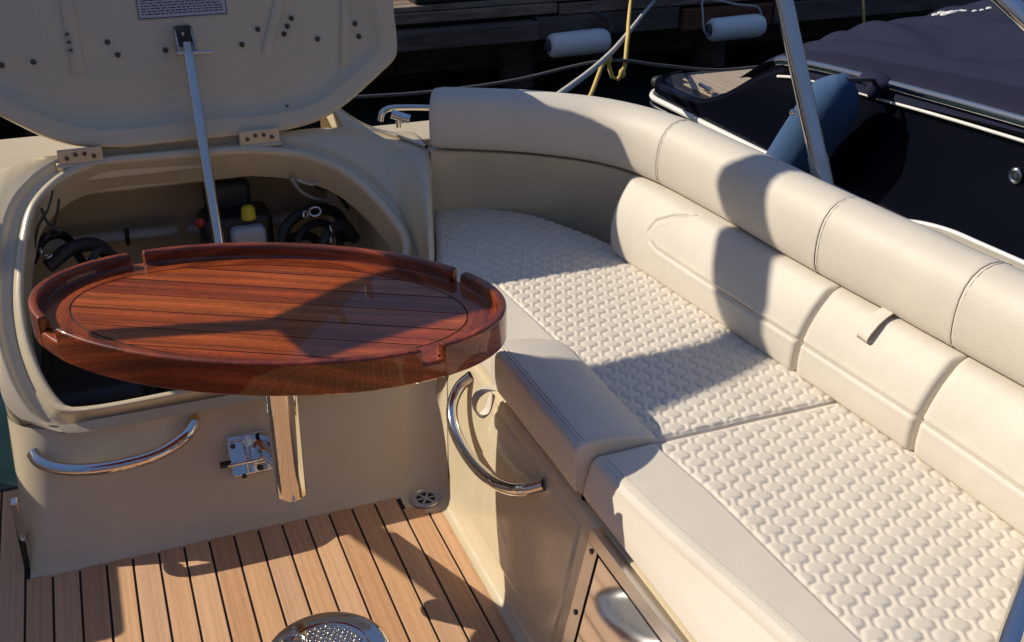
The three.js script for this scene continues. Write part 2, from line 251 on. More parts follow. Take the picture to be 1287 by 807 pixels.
// ---------------------------------------------------------------- hatch lid, leaning aft past upright
const LTH = THREE.MathUtils.degToRad(110), LZ = 3.0, LY = 0.72;
const lidP = (x, s, h = 0) => V(x, LY + s * Math.sin(LTH) - h * Math.cos(LTH) * 1, LZ - s * Math.cos(LTH) - h * Math.sin(LTH));  // h > 0 towards the cockpit
{
  const lid = thing('hatch_lid', 'raised cream engine hatch lid seen from its underside, screws and placard on it', 'hatch lid');
  const C0 = 0.272, half = [[0.0, 0.012], [0.12, 0.012], [0.205, 0.012], [0.235, 0.016], [0.33, 0.032], [0.40, 0.062], [0.456, 0.098], [0.53, 0.15], [0.578, 0.19], [0.588, 0.235], [0.59, 0.3], [0.588, 0.37]];
  const right = [...half, [0.52, 0.462], [0.44, 0.54], [0.35, 0.64], [0.26, 0.737], [0.19, 0.825], [0.13, 0.915], [0.085, 0.985], [0.055, 0.985], [0.04, 0.92], [0.0, 0.85], [-0.1, 0.838], [-0.3, 0.836], [-0.47, 0.83], [-0.55, 0.775], [-0.585, 0.62]], left = half.slice(1).reverse().map(([x, s]) => [-x * 0.99, s]);
  const outline = new THREE.CatmullRomCurve3([...right, ...left].map(([x, s]) => new THREE.Vector3(x, s, 0)), true, 'centripetal').getSpacedPoints(220).slice(0, 220);
  const cen = new THREE.Vector3(0, 0.44, 0), inset = (p, k) => { const d = p.clone().sub(cen), l = d.length(); return cen.clone().addScaledVector(d, Math.max(0, 1 - k / l)); };
  const ringAt = (k, h) => outline.map((p) => { const q = inset(p, k); return lidP(C0 + q.x, q.y, h); });
  const flat = (k, h) => ringAt(k, h);
  const sh = [[0.0, -0.03], [0.0, 0.012], [0.004, 0.017], [0.012, 0.018], [0.050, 0.014], [0.056, 0.006], [0.075, -0.012], [0.11, -0.018], [0.13, -0.017], [0.2, -0.017]].map(([k, h]) => flat(k, h));
  const rowsIn = [0.28, 0.36, 0.5].map((k) => flat(k, -0.017)); const mid = outline.map(() => lidP(C0, 0.44, -0.017));
  mesh('lid_shell', loft([...sh, ...rowsIn, mid], { closeV: true }), M.gel, lid);
  const top = [flat(0.0, -0.03), flat(0.012, -0.06), flat(0.05, -0.075), flat(0.3, -0.078), outline.map(() => lidP(C0, 0.44, -0.078))];
  mesh('lid_top', loft(top, { closeV: true }), M.vinyl, lid);
  // stiffening ribs standing a little proud
  const rib = (x0, s0, x1, s1, w) => { const g = []; for (const [o, h] of [[-w, -0.019], [-w * 0.82, -0.009], [w * 0.82, -0.009], [w, -0.019]]) g.push([0, 0.04, 0.5, 1].map((k) => lidP(lerp(x0, x1, k) + o, lerp(s0, s1, k), k === 0 ? -0.019 : h))); return loft(g); };
  mesh('rib', rib(-0.013, 0.205, -0.012, 0.7, 0.018), M.gel, lid); mesh('rib', rib(0.482, 0.225, 0.68, 0.7, 0.016), M.gel, lid); mesh('rib', rib(0.70, 0.17, 0.77, 0.6, 0.014), M.gel, lid);
  // protruding screw tips: washer-headed
  const tip = () => mergeGeometries([new THREE.CylinderGeometry(0.0075, 0.0075, 0.003, 10).translate(0, 0.0015, 0), new THREE.CylinderGeometry(0.0045, 0.0035, 0.012, 8).translate(0, 0.008, 0)]);
  const tg = tip();
  for (const [u, v] of [[42, 78], [85, 44], [87, 54], [89, 64], [135, 53], [148, 69], [208, 63], [304, 56], [324, 37], [366, 23], [361, 33], [357, 43], [399, 49], [446, 30], [451, 46], [60, 165], [200, 166], [231, 164], [117, 180], [311, 158], [360, 134], [2, 82]]) {
    const h = -0.017, n = new THREE.Vector3(0, -Math.cos(LTH), Math.sin(LTH)), o = lidP(0, 0, h), dir = at(u, v, 1).sub(EYE), k = n.dot(o.clone().sub(EYE)) / n.dot(dir), p = EYE.clone().addScaledVector(dir, k);
    const m = mesh('screw', tg, M.screw, lid); m.position.copy(p); m.quaternion.setFromUnitVectors(new THREE.Vector3(0, 1, 0), n);
  }
  // hinges with four bolts each
  for (const x of [-0.045, 0.425]) {
    const hg = mesh('hinge', [box(x - 0.056, x + 0.056, 0.71, 0.752, 2.972, 2.981, 0.004), rod(V(x - 0.058, 0.707, 2.972), V(x + 0.058, 0.707, 2.972), 0.0065, 12)], M.gel, lid);
    for (let i = 0; i < 4; i++) mesh('bolt', new THREE.CylinderGeometry(0.0055, 0.0055, 0.005, 12).rotateX(Math.PI / 2).translate(x - 0.034 + i * 0.0225, 0.731 + (i === 1 || i === 2 ? 0.006 : -0.002), -2.97), M.screw, hg);
  }
  mesh('hinge_gap', box(-0.1, 0.48, 0.702, 0.708, 2.976, 2.99, 0.001), M.black, lid);
  // strut bracket: two cheeks on a small dark base
  const bx = 0.268, cheeks = [-1, 1].map((k) => mesh('strut_bracket', loft([[lidP(bx + k * 0.020, 0.325, -0.018), lidP(bx + k * 0.020, 0.318, 0.012), lidP(bx + k * 0.020, 0.255, 0.042), lidP(bx + k * 0.020, 0.235, 0.036)], [lidP(bx + k * 0.025, 0.325, -0.018), lidP(bx + k * 0.025, 0.318, 0.012), lidP(bx + k * 0.025, 0.255, 0.042), lidP(bx + k * 0.025, 0.235, 0.036)], [lidP(bx + k * 0.025, 0.325, -0.018), lidP(bx + k * 0.025, 0.30, -0.018), lidP(bx + k * 0.025, 0.25, -0.01), lidP(bx + k * 0.025, 0.235, 0.03)], [lidP(bx + k * 0.020, 0.325, -0.018), lidP(bx + k * 0.020, 0.30, -0.018), lidP(bx + k * 0.020, 0.25, -0.01), lidP(bx + k * 0.020, 0.235, 0.03)]]), M.brushed, lid)), br = cheeks[0];
  mesh('bracket_base', loft([[0.325, -0.012], [0.27, -0.012], [0.268, -0.018]].map(([q, h]) => [lidP(bx - 0.02, q, h), lidP(bx + 0.02, q, h)])), M.screw, br);
  mesh('bracket_bolt', ball(lidP(bx, 0.30, -0.008), 0.007), M.brushed, br);
  // printed placard
  const cnv = document.createElement('canvas'); cnv.width = 1024; cnv.height = 512; const c = cnv.getContext('2d');
  c.fillStyle = '#b9b5bb'; c.fillRect(0, 0, 1024, 512); c.strokeStyle = '#26242c'; c.lineWidth = 10; c.strokeRect(10, 10, 1004, 492); c.fillStyle = '#2b2933'; 
  for (let y = 60; y < 470; y += 30) { let x = 46; while (x < 950) { const w = 14 + rnd() * 60; c.fillRect(x, y + rnd() * 2, Math.min(w, 970 - x), 13); x += w + 12; } }
  const pt = new THREE.CanvasTexture(cnv); pt.colorSpace = THREE.SRGBColorSpace;
  const q = [[0.160, 0.47], [0.397, 0.47], [0.160, 0.347], [0.397, 0.347]].map(([x, s]) => lidP(x, s, -0.0145));
  const pg = new THREE.BufferGeometry(); pg.setAttribute('position', new THREE.Float32BufferAttribute(q.flatMap((p) => [p.x, p.y, p.z]), 3)); pg.setAttribute('uv', new THREE.Float32BufferAttribute([0, 1, 1, 1, 0, 0, 1, 0], 2)); pg.setIndex([0, 2, 1, 1, 2, 3]); pg.computeVertexNormals();
  mesh('placard', pg, std({ map: pt, roughness: 0.6 }), lid);
}
// ---------------------------------------------------------------- strut
{
  const a = at(237, 68, 3.03), b = at(275, 305, 2.83), c = b.clone().add(b.clone().sub(a).multiplyScalar(0.75));
  const s = thing('support_strut', 'polished steel tube strut propping the hatch lid open', 'strut');
  mesh('tube', rod(c, a, 0.0155, 24), M.steel, s);
  mesh('end_fork', [rod(a.clone().lerp(b, 0.04), a.clone().lerp(b, -0.06), 0.011, 14), rod(a.clone().add(new THREE.Vector3(-0.03, 0.005, 0)), a.clone().add(new THREE.Vector3(0.062, 0.0, 0)), 0.005, 10)], M.brushed, s);
}
// ---------------------------------------------------------------- coaming moulding: wall behind the seat, hump beside the hatch, side deck
const backPts = [[0.889, 2.877], [1.01, 2.812], [1.115, 2.745], [1.2, 2.672], [1.27, 2.592], [1.32, 2.5], [1.347, 2.39], [1.36, 2.27], [1.371, 2.077], [1.38, 1.79], [1.397, 1.54], [1.42, 1.18], [1.45, 0.7], [1.47, 0.4]];
const backCurve = new THREE.CatmullRomCurve3(backPts.map(([x, z]) => V(x, 0, z)), false, 'centripetal');
const backAt = (s) => { const p = backCurve.getPointAt(s), t = backCurve.getTangentAt(s); return { x: p.x, z: -p.z, nx: t.z, nz: t.x, len: s }; };   // n points outboard; z, nz aft-positive
const BL = backCurve.getLength();
const sOfZ = (z) => { let lo = 0, hi = 1; for (let i = 0; i < 40; i++) { const m = (lo + hi) / 2; if (-backCurve.getPointAt(m).z > z) lo = m; else hi = m; } return lo; };
const outward = (s, o, y) => { const b = backAt(s); return V(b.x + b.nx * o, y, b.z + b.nz * o); };
{
  const c = thing('coaming_moulding', 'cream moulded coaming wall curving behind the bench and beside the hatch', 'coaming');
  const rows = []; for (const [o, y, l] of [[0.012, 0.36, 0.052], [0.010, 0.5, 0.046], [0.008, 0.6, 0.024], [0.008, 0.655, 0.004], [0.02, 0.667, 0], [0.15, 0.668, 0]]) rows.push(Array.from({ length: 121 }, (_, i) => outward(i / 120, o + l * smooth(0.0, 0.05, i / 120) * (1 - smooth(0.17, 0.27, i / 120)), y)));
  mesh('seat_back_wall', loft(rows), M.gel, c);
  // hump between hatch gutter and seat
  const ridge = table1([[2.28, 0.43], [2.44, 0.492], [2.67, 0.592], [2.9, 0.664], [3.05, 0.672], [3.16, 0.65]]);
  const leftX = table1([[2.28, 0.70], [2.44, 0.73], [2.6, 0.765], [2.75, 0.762], [2.9, 0.722], [3.0, 0.675], [3.16, 0.64]]);
  const hr = [];
  for (let i = 0; i <= 40; i++) {
    const z = lerp(2.285, 3.16, i / 40), xl = leftX(z), xr = dividerX(z) + 0.004, yb = FY + FD[1] / FD[0] * (z - FZ) - 0.006, yr = ridge(z), row = [V(xl - 0.004, yb - 0.05, z), V(xl, yb, z)];
    for (let k = 1; k <= 12; k++) { const t = k / 12; row.push(V(lerp(xl, xr - 0.012, t ** 1.1), lerp(yb, yr, Math.sin(t * Math.PI / 2) ** 0.92), z)); }
    row.push(V(xr - 0.003, yr - 0.003, z), V(xr, yr - 0.014, z), V(xr + 0.002, 0.5, z), V(xr + 0.004, 0.36, z)); hr.push(row);
  }
  mesh('hatch_side_hump', loft(hr), M.gel, c);
  mesh('hump_end', loft([hr[40], hr[40].map((p) => p.clone().setY(0.2))]), M.gel, c);
  // aft deck edge with steel strip
  mesh('aft_deck', [box(0.66, 1.0, 0.60, 0.664, 3.0, 3.2, 0.012), box(0.9, 1.5, 0.3, 0.64, 2.95, 3.1, 0.01)], M.gel, c);
  mesh('deck_strip', [tube([V(0.70, 0.683, 3.1), V(0.78, 0.687, 3.06), V(0.87, 0.675, 2.93), V(0.885, 0.672, 2.9)], 0.006, 24, 8)], M.brushed, c);
  // side deck and outer gunwale, with hull side down to the water
  const sd = []; for (const [o, y] of [[0.10, 0.66], [0.16, 0.70], [0.185, 0.715], [0.19, 0.765], [0.2, 0.775], [0.225, 0.775], [0.235, 0.762], [0.245, 0.70], [0.22, 0.3], [0.12, -0.5]]) sd.push(Array.from({ length: 61 }, (_, i) => { const q = lerp(0.12, 1, i / 60), w = 1 - smooth(0.40, 0.56, q); return outward(q, o - 0.05 * w, y - (y > 0.66 ? 0.07 * w : 0)); }));
  mesh('side_deck', loft(sd), M.gel, c);
  mesh('gunwale_strip', tube(Array.from({ length: 30 }, (_, i) => (() => { const q = lerp(0.2, 0.99, i / 29), w = 1 - smooth(0.40, 0.56, q); return outward(q, 0.236 - 0.05 * w, 0.772 - 0.07 * w); })()), 0.006, 120, 8), M.whiteTrim, c);
}
// ---------------------------------------------------------------- padded coaming bolster in sewn sections
{
  const b = thing('coaming_bolster', 'long cream vinyl coaming bolster curving round the top of the bench back', 'bolster');
  const prof = [[0.012, 0.672], [0.002, 0.674], [-0.006, 0.682], [-0.012, 0.70], [-0.014, 0.725], [-0.013, 0.75], [-0.009, 0.775], [-0.001, 0.797], [0.012, 0.815], [0.03, 0.828], [0.052, 0.8345], [0.076, 0.834], [0.098, 0.826], [0.116, 0.81], [0.128, 0.785], [0.132, 0.75], [0.13, 0.71], [0.12, 0.675]];
  const cx = 0.058, cy = 0.755;
  const cuts = [0.0, sOfZ(2.36), sOfZ(1.72), sOfZ(1.34), 1];
  for (let k = 0; k < 4; k++) {
    const s0 = cuts[k] + 0.0004, s1 = cuts[k + 1] - 0.0004, L = (s1 - s0) * BL, st = [];
    const n = Math.max(30, Math.round(L / 0.02));
    const ends = [0, 0.0006, 0.0018, 0.004, 0.008]; for (const d of ends) st.push(d); for (let i = 1; i < n; i++) st.push(lerp(0.012, L - 0.012, i / n)); for (const d of ends.slice().reverse()) st.push(L - d);
    const rows = st.map((d) => {
      const e = Math.min(d, L - d), cap = k === 0 && d < 0.03, sc = cap ? 0.86 + 0.14 * Math.sqrt(1 - (1 - Math.min(1, d / 0.03)) ** 2) : 1 - 0.014 * (1 - Math.min(1, e / 0.005)) ** 2, s = s0 + d / BL;
      const w = 0.0016 * ns(d * 7, k * 3);
      return prof.map(([o, y]) => outward(s, cx + (o - cx) * sc + w, cy + (y - cy) * sc + (y > 0.72 ? w : 0)));
    });
    if (k === 0) rows.unshift(prof.map(() => outward(s0, cx, cy)));
    mesh('bolster_section', loft(rows), M.vinyl, b);
  }
  // stitching lines
  for (const z of [2.36, 1.72, 1.34]) { const s = sOfZ(z) + 0.003; mesh('stitching', tube(prof.slice(2, 15).map(([o, y]) => outward(s, cx + (o - cx) * 0.996, cy + (y - cy) * 0.996)), 0.0006, 40, 5), M.thread, b); }
}
// ---------------------------------------------------------------- backrest cushions
const frontBot = table1([[0.5, 1.345], [1.04, 1.337], [1.306, 1.332], [1.653, 1.31], [1.937, 1.288], [2.2, 1.268], [2.42, 1.248]]);
function segDist(px, py, poly) { let m = 1e9; for (let i = 1; i < poly.length; i++) { const [ax, ay] = poly[i - 1], [bx, by] = poly[i], dx = bx - ax, dy = by - ay, t = clamp(((px - ax) * dx + (py - ay) * dy) / (dx * dx + dy * dy || 1), 0, 1); m = Math.min(m, Math.hypot(px - ax - t * dx, py - ay - t * dy)); } return m; }
function backrest(label, z0, z1, seam, roundFar) {           // z0 near, z1 far
  const t = thing('backrest_cushion', label, 'cushion', [0, 0, 0], 'bench backrest cushions');
  const nz = Math.round((z1 - z0) / 0.005), ny = 52, rows = [], YB = 0.474, YT = 0.668;
  for (let j = 0; j <= ny; j++) {
    const v = j / ny, row = [];
    for (let i = 0; i <= nz; i++) {
      const z = lerp(z0, z1, i / nz), dn = z - z0, df = z1 - z;
      const rn = 0.016, rf = roundFar ? 0.03 : 0.016;
      const top = YT, y = lerp(YB, top, v);
      const base = frontBot(z) + 0.062 * v * v + 0.01 * v, bulge = 0.016 * Math.sin(Math.PI * clamp(v * 0.94 + 0.02, 0, 1)) ** 0.7;
      let rec = 0; if (dn < rn) rec += rn * (1 - Math.sqrt(1 - (1 - dn / rn) ** 2)); if (df < rf) rec += rf * (1 - Math.sqrt(1 - (1 - df / rf) ** 2));
      const rv = 0.012, ev = Math.min(v, 1 - v) * (top - YB); if (ev < rv) rec += rv * (1 - Math.sqrt(1 - (1 - ev / rv) ** 2));
      const g = segDist(z, y, seam), wr = 0.0022 * ns(z * 5, y * 9, z0) + 0.0009 * ns(z * 17, y * 24, z0);
      row.push(V(base - bulge + rec + 0.0042 * Math.exp(-((g / 0.0034) ** 2)) - 0.0012 * Math.exp(-(((g - 0.009) / 0.005) ** 2)) + wr, y, z + (roundFar ? 0.05 * v * smooth(z1 - 0.3, z1, z) : 0)));
    }
    rows.push(row);
  }
  const back = (o) => Array.from({ length: nz + 1 }, (_, i) => { const z = lerp(z0, z1, i / nz); return V(frontBot(z) + o, 0, z); });
  const bot = back(0.07).map((p) => p.setY(0.474)), tp = back(0.11).map((p) => p.setY(0.668));
  mesh('cover', loft([bot, ...rows, tp]), M.vinyl, t);
  for (const i of [0, nz]) mesh('end_cap', loft([rows.map((r) => r[i]), rows.map((r) => r[i].clone().setX(r[i].x + 0.07))]), M.vinyl, t);
  mesh('seam_stitching', tube(seam.map(([z, y]) => { const v = (y - 0.474) / 0.194; return V(frontBot(z) + 0.062 * v * v + 0.01 * v - 0.016 * Math.sin(Math.PI * (v * 0.94 + 0.02)) ** 0.7 + 0.0028, y, z); }), 0.0009, 80, 5), M.thread, t);
  return t;
}
const seamY = table1([[0.5, 0.553], [1.3, 0.553], [1.66, 0.553], [2.3, 0.56]]);
const line = (z0, z1, n = 8) => Array.from({ length: n + 1 }, (_, i) => { const z = lerp(z0, z1, i / n); return [z, seamY(z)]; });
backrest('long cream backrest cushion in the bench corner with a looping seam', 1.659, 2.42, [...line(1.659, 2.2, 10), [2.235, 0.568], [2.25, 0.588], [2.24, 0.615], [2.20, 0.64], [2.14, 0.664]], true);
const bc2 = backrest('short cream backrest cushion with a folded pull strap on top', 1.315, 1.654, line(1.32, 1.65), false);
backrest('cream backrest cushion beside the one with the strap, running past the steel post', 0.55, 1.31, line(0.55, 1.306), false);
{
  const a = [[1.405, 0.676], [1.388, 0.668], [1.370, 0.655], [1.355, 0.638], [1.3475, 0.626], [1.349, 0.618], [1.357, 0.622], [1.370, 0.636], [1.388, 0.652]], hw = 0.0155, rows = [];
  for (const [z, k] of [[1.508 - hw, 0], [1.508 + hw, 0]]) rows.push(a.map(([x, y]) => V(x - 0.004, y + 0.004, z)));
  const r2 = rows.map((r) => r.map((p) => new THREE.Vector3(p.x + 0.003, p.y - 0.003, p.z)));
  mesh('pull_strap', loft([rows[0], rows[1], r2[1], r2[0], rows[0]]), M.vinyl, bc2);
}
// ---------------------------------------------------------------- bench base with locker front
{
  const b = thing('bench_base', 'cream moulded bench base with curved chrome handle below the seat', 'bench base');
  const rows = [], zs = Array.from({ length: 41 }, (_, i) => lerp(2.33, -1.0, i / 40));
  for (const [x, y] of [[0.645, 0.001], [0.655, 0.003], [0.664, 0.010], [0.672, 0.022], [0.684, 0.06], [0.698, 0.13], [0.713, 0.2], [0.727, 0.27], [0.737, 0.32], [0.7425, 0.352], [0.748, 0.366], [0.757, 0.373], [0.79, 0.376], [0.9, 0.376]])
    rows.push(zs.map((z) => V(x + 0.0012 * ns(z * 3, y * 5), y, z)));
  mesh('side_panel', loft(rows), M.gel, b);
  mesh('raised_face', loft([[0.0, 0], [0.004, 0.004], [0.007, 0.012]].map(([o, i]) => [[1.50 + i, 0.05 + i], [1.50 + i, 0.345 - i], [1.97 - i, 0.345 - i], [1.985 - i, 0.33 - i], [1.985 - i, 0.065 + i], [1.97 - i, 0.05 + i]].map(([z, y]) => V(0.6715 + 0.2095 * y - o, y, z)))
    .concat([Array.from({ length: 6 }, () => V(0.6715 + 0.2095 * 0.2 - 0.007, 0.2, 1.74))]), { closeV: true }), M.gel, b);
  const hp = [[0.742, 0.345, 2.125], [0.716, 0.318, 2.135], [0.69, 0.283, 2.12], [0.674, 0.255, 2.07], [0.668, 0.243, 1.98], [0.670, 0.25, 1.87], [0.682, 0.273, 1.77], [0.703, 0.305, 1.70], [0.735, 0.33, 1.668]].map((a) => V(...a));
  mesh('grab_handle', tube(hp, 0.0142, 60, 16), M.steel, b);
}
{
  const f = thing('locker_door', 'polished steel framed locker door set in the bench base', 'locker door');
  const P = (z, y, o = 0) => V(0.6715 + 0.2095 * y - 0.012 - o, y, z);
  const slab = (z0, z1, y0, y1, o, th) => { const a = [P(z0, y0, o), P(z1, y0, o), P(z1, y1, o), P(z0, y1, o)], c = a.map((p) => p.clone().setX(p.x + th)); const g = new THREE.BufferGeometry(), v = [...a, ...c], id = [0, 1, 2, 0, 2, 3, 0, 4, 5, 0, 5, 1, 1, 5, 6, 1, 6, 2, 2, 6, 7, 2, 7, 3, 3, 7, 4, 3, 4, 0]; g.setAttribute('position', new THREE.Float32BufferAttribute(v.flatMap((p) => [p.x, p.y, p.z]), 3)); g.setAttribute('uv', new THREE.Float32BufferAttribute(v.flatMap((p) => [p.z, p.y]), 2)); g.setIndex(id); const q = g.toNonIndexed(); q.computeVertexNormals(); return q; };
  mesh('frame', [slab(0.5, 1.452, 0.345, 0.371, 0.002, 0.02), slab(1.414, 1.4525, 0.03, 0.344, 0.002, 0.02)], M.brushed, f);
  mesh('gap', slab(0.5, 1.414, 0.03, 0.345, -0.009, 0.004), M.black, f);
  mesh('door_panel', slab(0.5, 1.408, 0.03, 0.338, 0.0, 0.012), M.steel, f);
  for (const y of [0.335, 0.2, 0.08]) mesh('screw', (() => { const g = new THREE.CylinderGeometry(0.0055, 0.0055, 0.003, 12).rotateZ(Math.PI / 2); const p = P(1.433, y, 0.003); return g.translate(p.x, p.y, p.z); })(), M.screw, f);
}
// ---------------------------------------------------------------- seat cushions with quilted tops
const QA = [0.917, -0.399], QB = [-0.399, -0.917], QW = 0.0262, QL = 0.0498, QAMP = 0.0070;
function quiltH(x, z) {                                      // ogee quilting: wavy seams, neighbours in opposite phase, puffs between them
  const a = x * QA[0] + z * QA[1] + 3 * QW * 8, b = x * QB[0] + z * QB[1], ph = 2 * Math.PI * b / QL, c = Math.cos(ph), w = Math.tanh(2 * c) / 0.964, sl = 2 * Math.PI / QL * QAMP * Math.sin(ph) * 2 * (1 - (w * 0.964) ** 2) / 0.964;
  const k0 = Math.floor(a / QW - 0.5); let d = 1;
  for (let k = k0 - 1; k <= k0 + 2; k++) d = Math.min(d, Math.abs(a - (k + 0.5) * QW - (k & 1 ? 1 : -1) * QAMP * w) / Math.sqrt(1 + sl * sl * 0.8));
  const t = Math.min(1, d / 0.019), q = Math.min(1, d / 0.0105); return 0.0038 * Math.sqrt(1 - (1 - q) ** 2) + 0.0014 * Math.sqrt(1 - (1 - t) ** 2);
}
function seatCushion(label, z0, z1, edge, xr, mask, frontY) { // edge(z) front top edge x, xr(z) back x, mask > 0 inside the quilt (metres from its border)
  const t = thing('seat_cushion', label, 'cushion', [0, 0, 0], 'bench seat cushions');
  const nz = Math.round((z1 - z0) / 0.0028), nx = 205, pos = [[], []], rowsB = [], rowsF = [];
  const H = (x, z) => {
    const m = mask(x, z), w = smooth(-0.001, 0.006, m), d = Math.exp(-((m / 0.0035) ** 2));
    return 0.476 + (1 - w) * (0.002 + 0.0014 * ns(x * 9, z * 6)) + w * (quiltH(x, z) - 0.003 + 0.003 * ns(x * 5, z * 4, 3)) - 0.005 * d;
  };
  const rows = [];
  for (let j = 0; j <= nz; j++) {
    const z = lerp(z0, z1, j / nz), xf = edge(z), xb = Math.max(xf + 0.01, xr(z) + 0.014), row = [], r = 0.024, e = Math.min(z - z0, z1 - z), dip = e < 0.01 ? 0.01 * (1 - Math.sqrt(1 - (1 - e / 0.01) ** 2)) : 0;
    const fb = frontY(z);
    row.push(V(fb[0] + 0.03, fb[1] - 0.004, z), V(fb[0] + 0.004, fb[1], z), V(fb[0], fb[1] + 0.008, z), V(lerp(fb[0], xf, 0.35), lerp(fb[1] + 0.008, 0.477 - r, 0.5), z));
    for (let k = 0; k <= 6; k++) { const a = k / 6 * Math.PI / 2; row.push(V(xf + r - r * Math.cos(a), 0.478 - r + r * Math.sin(a) - dip, z)); }
    for (let i = 1; i <= nx; i++) { const x = lerp(xf + r, xb, i / nx); row.push(V(x, H(x, z) - dip - (xb - x < 0.012 ? 0.012 * (1 - Math.sqrt(Math.max(0, 1 - (1 - (xb - x) / 0.012) ** 2))) : 0), z)); }
    row.push(V(xb, 0.40, z)); rows.push(row);
  }
  const g = loft(rows); mesh('cover', g, M.quilt, t);
  for (const r of [rows[0], rows[nz]]) mesh('end_panel', loft([r, r.map((p) => p.clone().setY(0.378))]), M.vinyl, t);
  return t;
}
const seatBack = table1([[0.4, 1.36], [1.04, 1.352], [1.53, 1.33], [1.937, 1.305], [2.2, 1.292], [2.409, 1.272], [2.582, 1.222], [2.70, 1.172], [2.763, 1.14], [2.82, 1.085], [2.86, 1.03], [2.89, 0.965], [2.91, 0.905]]);
const quiltFront = table1([[0.5, 0.935], [0.93, 0.928], [1.1, 0.923], [1.334, 0.917], [1.533, 0.901], [1.85, 0.901], [2.0, 0.900], [2.3, 0.886]]);
{
  const edgeA = table1([[1.53, 0.764], [1.98, 0.758], [2.2, 0.762], [2.3, 0.772], [2.36, 0.774], [2.44, 0.763], [2.67, 0.832], [2.9, 0.895]]);
  const maskA = (x, z) => { const a = x - quiltFront(z), b = z - 2.385; const m = Math.max(a, b) > 0 && Math.min(a, b) < 0.03 ? Math.max(Math.max(a, b), Math.min(a, b)) : Math.max(a, b); return Math.min(m, z - 1.538, 2.94 - z); };
  const a = seatCushion('quilted cream seat cushion filling the curved bench corner', 1.5325, 2.91, edgeA, seatBack, maskA, (z) => [z > 2.33 ? dividerX(z) : 0.752 + 0.02 * smooth(2.1, 2.33, z), 0.384]);
  const edgeB = table1([[0.5, 0.86], [0.97, 0.826], [1.13, 0.806], [1.29, 0.783], [1.42, 0.770], [1.5275, 0.764]]);
  const maskB = (x, z) => Math.min(x - quiltFront(z), 1.5215 - z);
  const b = seatCushion('quilted cream seat cushion above the steel locker door', 0.5, 1.5275, edgeB, seatBack, maskB, () => [0.753, 0.384]);
  // double stitching along the border of each cushion
  const dbl = (par, edge, za, zb, offs) => { for (const o of offs) mesh('border_stitching', tube(Array.from({ length: 24 }, (_, i) => { const z = lerp(za, zb, i / 23); return V(edge(z) + o, 0.4785 - (o < 0.02 ? 0.0035 : 0), z); }), 0.0009, 60, 5), M.thread, par); };
  dbl(b, edgeB, 1.51, 0.55, [0.014, 0.026]);
  dbl(a, quiltFront, 2.3, 1.55, [-0.004]); dbl(b, quiltFront, 1.51, 0.55, [-0.004]);
}
// ---------------------------------------------------------------- lift-out infill cushion standing proud of the bench front
{
  const t = thing('infill_cushion', 'plain cream lift-out cushion with sharp piped edges and a loop strap', 'cushion');
  const sec = []; const pr = [[0.90, 0.40], [0.755, 0.394], [0.742, 0.397], [0.737, 0.404], [0.734, 0.43], [0.733, 0.46], [0.734, 0.488], [0.737, 0.4975], [0.743, 0.503], [0.752, 0.5055], [0.79, 0.506], [0.84, 0.502], [0.88, 0.493], [0.9, 0.4875], [0.906, 0.483], [0.905, 0.46]];
  const z0 = 1.5295, z1 = 1.985, L = z1 - z0, ds = [0, 0.002, 0.005, 0.009, 0.014]; const st = [...ds.map((d) => z0 + d)]; for (let i = 1; i < 30; i++) st.push(lerp(z0 + 0.014, z1 - 0.014, i / 30)); st.push(...ds.slice().reverse().map((d) => z1 - d));
  for (const z of st) { const e = Math.min(z - z0, z1 - z), k = e < 0.014 ? 1 - Math.sqrt(1 - (1 - e / 0.014) ** 2) : 0, far = smooth(1.93, 1.985, z);
    sec.push(pr.map(([x, y]) => V(x + (0.82 - x) * 0.05 * k + 0.0015 * ns(z * 8, x * 8), y + (0.45 - y) * 0.12 * k - far * 0.006 * smooth(0.76, 0.9, x) + 0.0014 * ns(z * 9, x * 11, 4), z))); }
  mesh('cover', loft([pr.map(() => V(0.82, 0.45, z0 + 0.001)), ...sec, pr.map(() => V(0.82, 0.45, z1 - 0.001))]), M.vinyl, t);
  for (const o of [0.009, 0.0165]) mesh('piping', tube([V(0.741 + o, 0.5045 + o * 0.07, 1.972), V(0.741 + o, 0.506, 1.75), V(0.741 + o, 0.5045 + o * 0.07, 1.542)], 0.0014, 40, 6), M.thread, t);
  mesh('piping', tube([V(0.738, 0.405, 1.539), V(0.735, 0.45, 1.538), V(0.738, 0.496, 1.541), V(0.752, 0.503, 1.54), V(0.82, 0.503, 1.538), V(0.89, 0.488, 1.538)], 0.0022, 50, 6), M.vinyl, t);
  const lp = [[0.742, 0.402], [0.715, 0.404], [0.693, 0.394], [0.684, 0.372], [0.689, 0.35], [0.703, 0.339], [0.718, 0.348], [0.726, 0.368], [0.732, 0.39]], hw = 0.013, zc = 1.955;
  const cu = new THREE.CatmullRomCurve3(lp.map(([x, y]) => V(x, y, zc))).getPoints(40);
  const A = cu.map((p) => p.clone().add(new THREE.Vector3(0, 0, hw))), B = cu.map((p) => p.clone().add(new THREE.Vector3(0, 0, -hw))), sh = (r) => r.map((p) => p.clone().add(new THREE.Vector3(p.x < 0.705 ? 0.003 : -0.003, 0, 0)));
  mesh('loop_strap', loft([A, B, sh(B), sh(A), A]), M.vinyl, t);
}
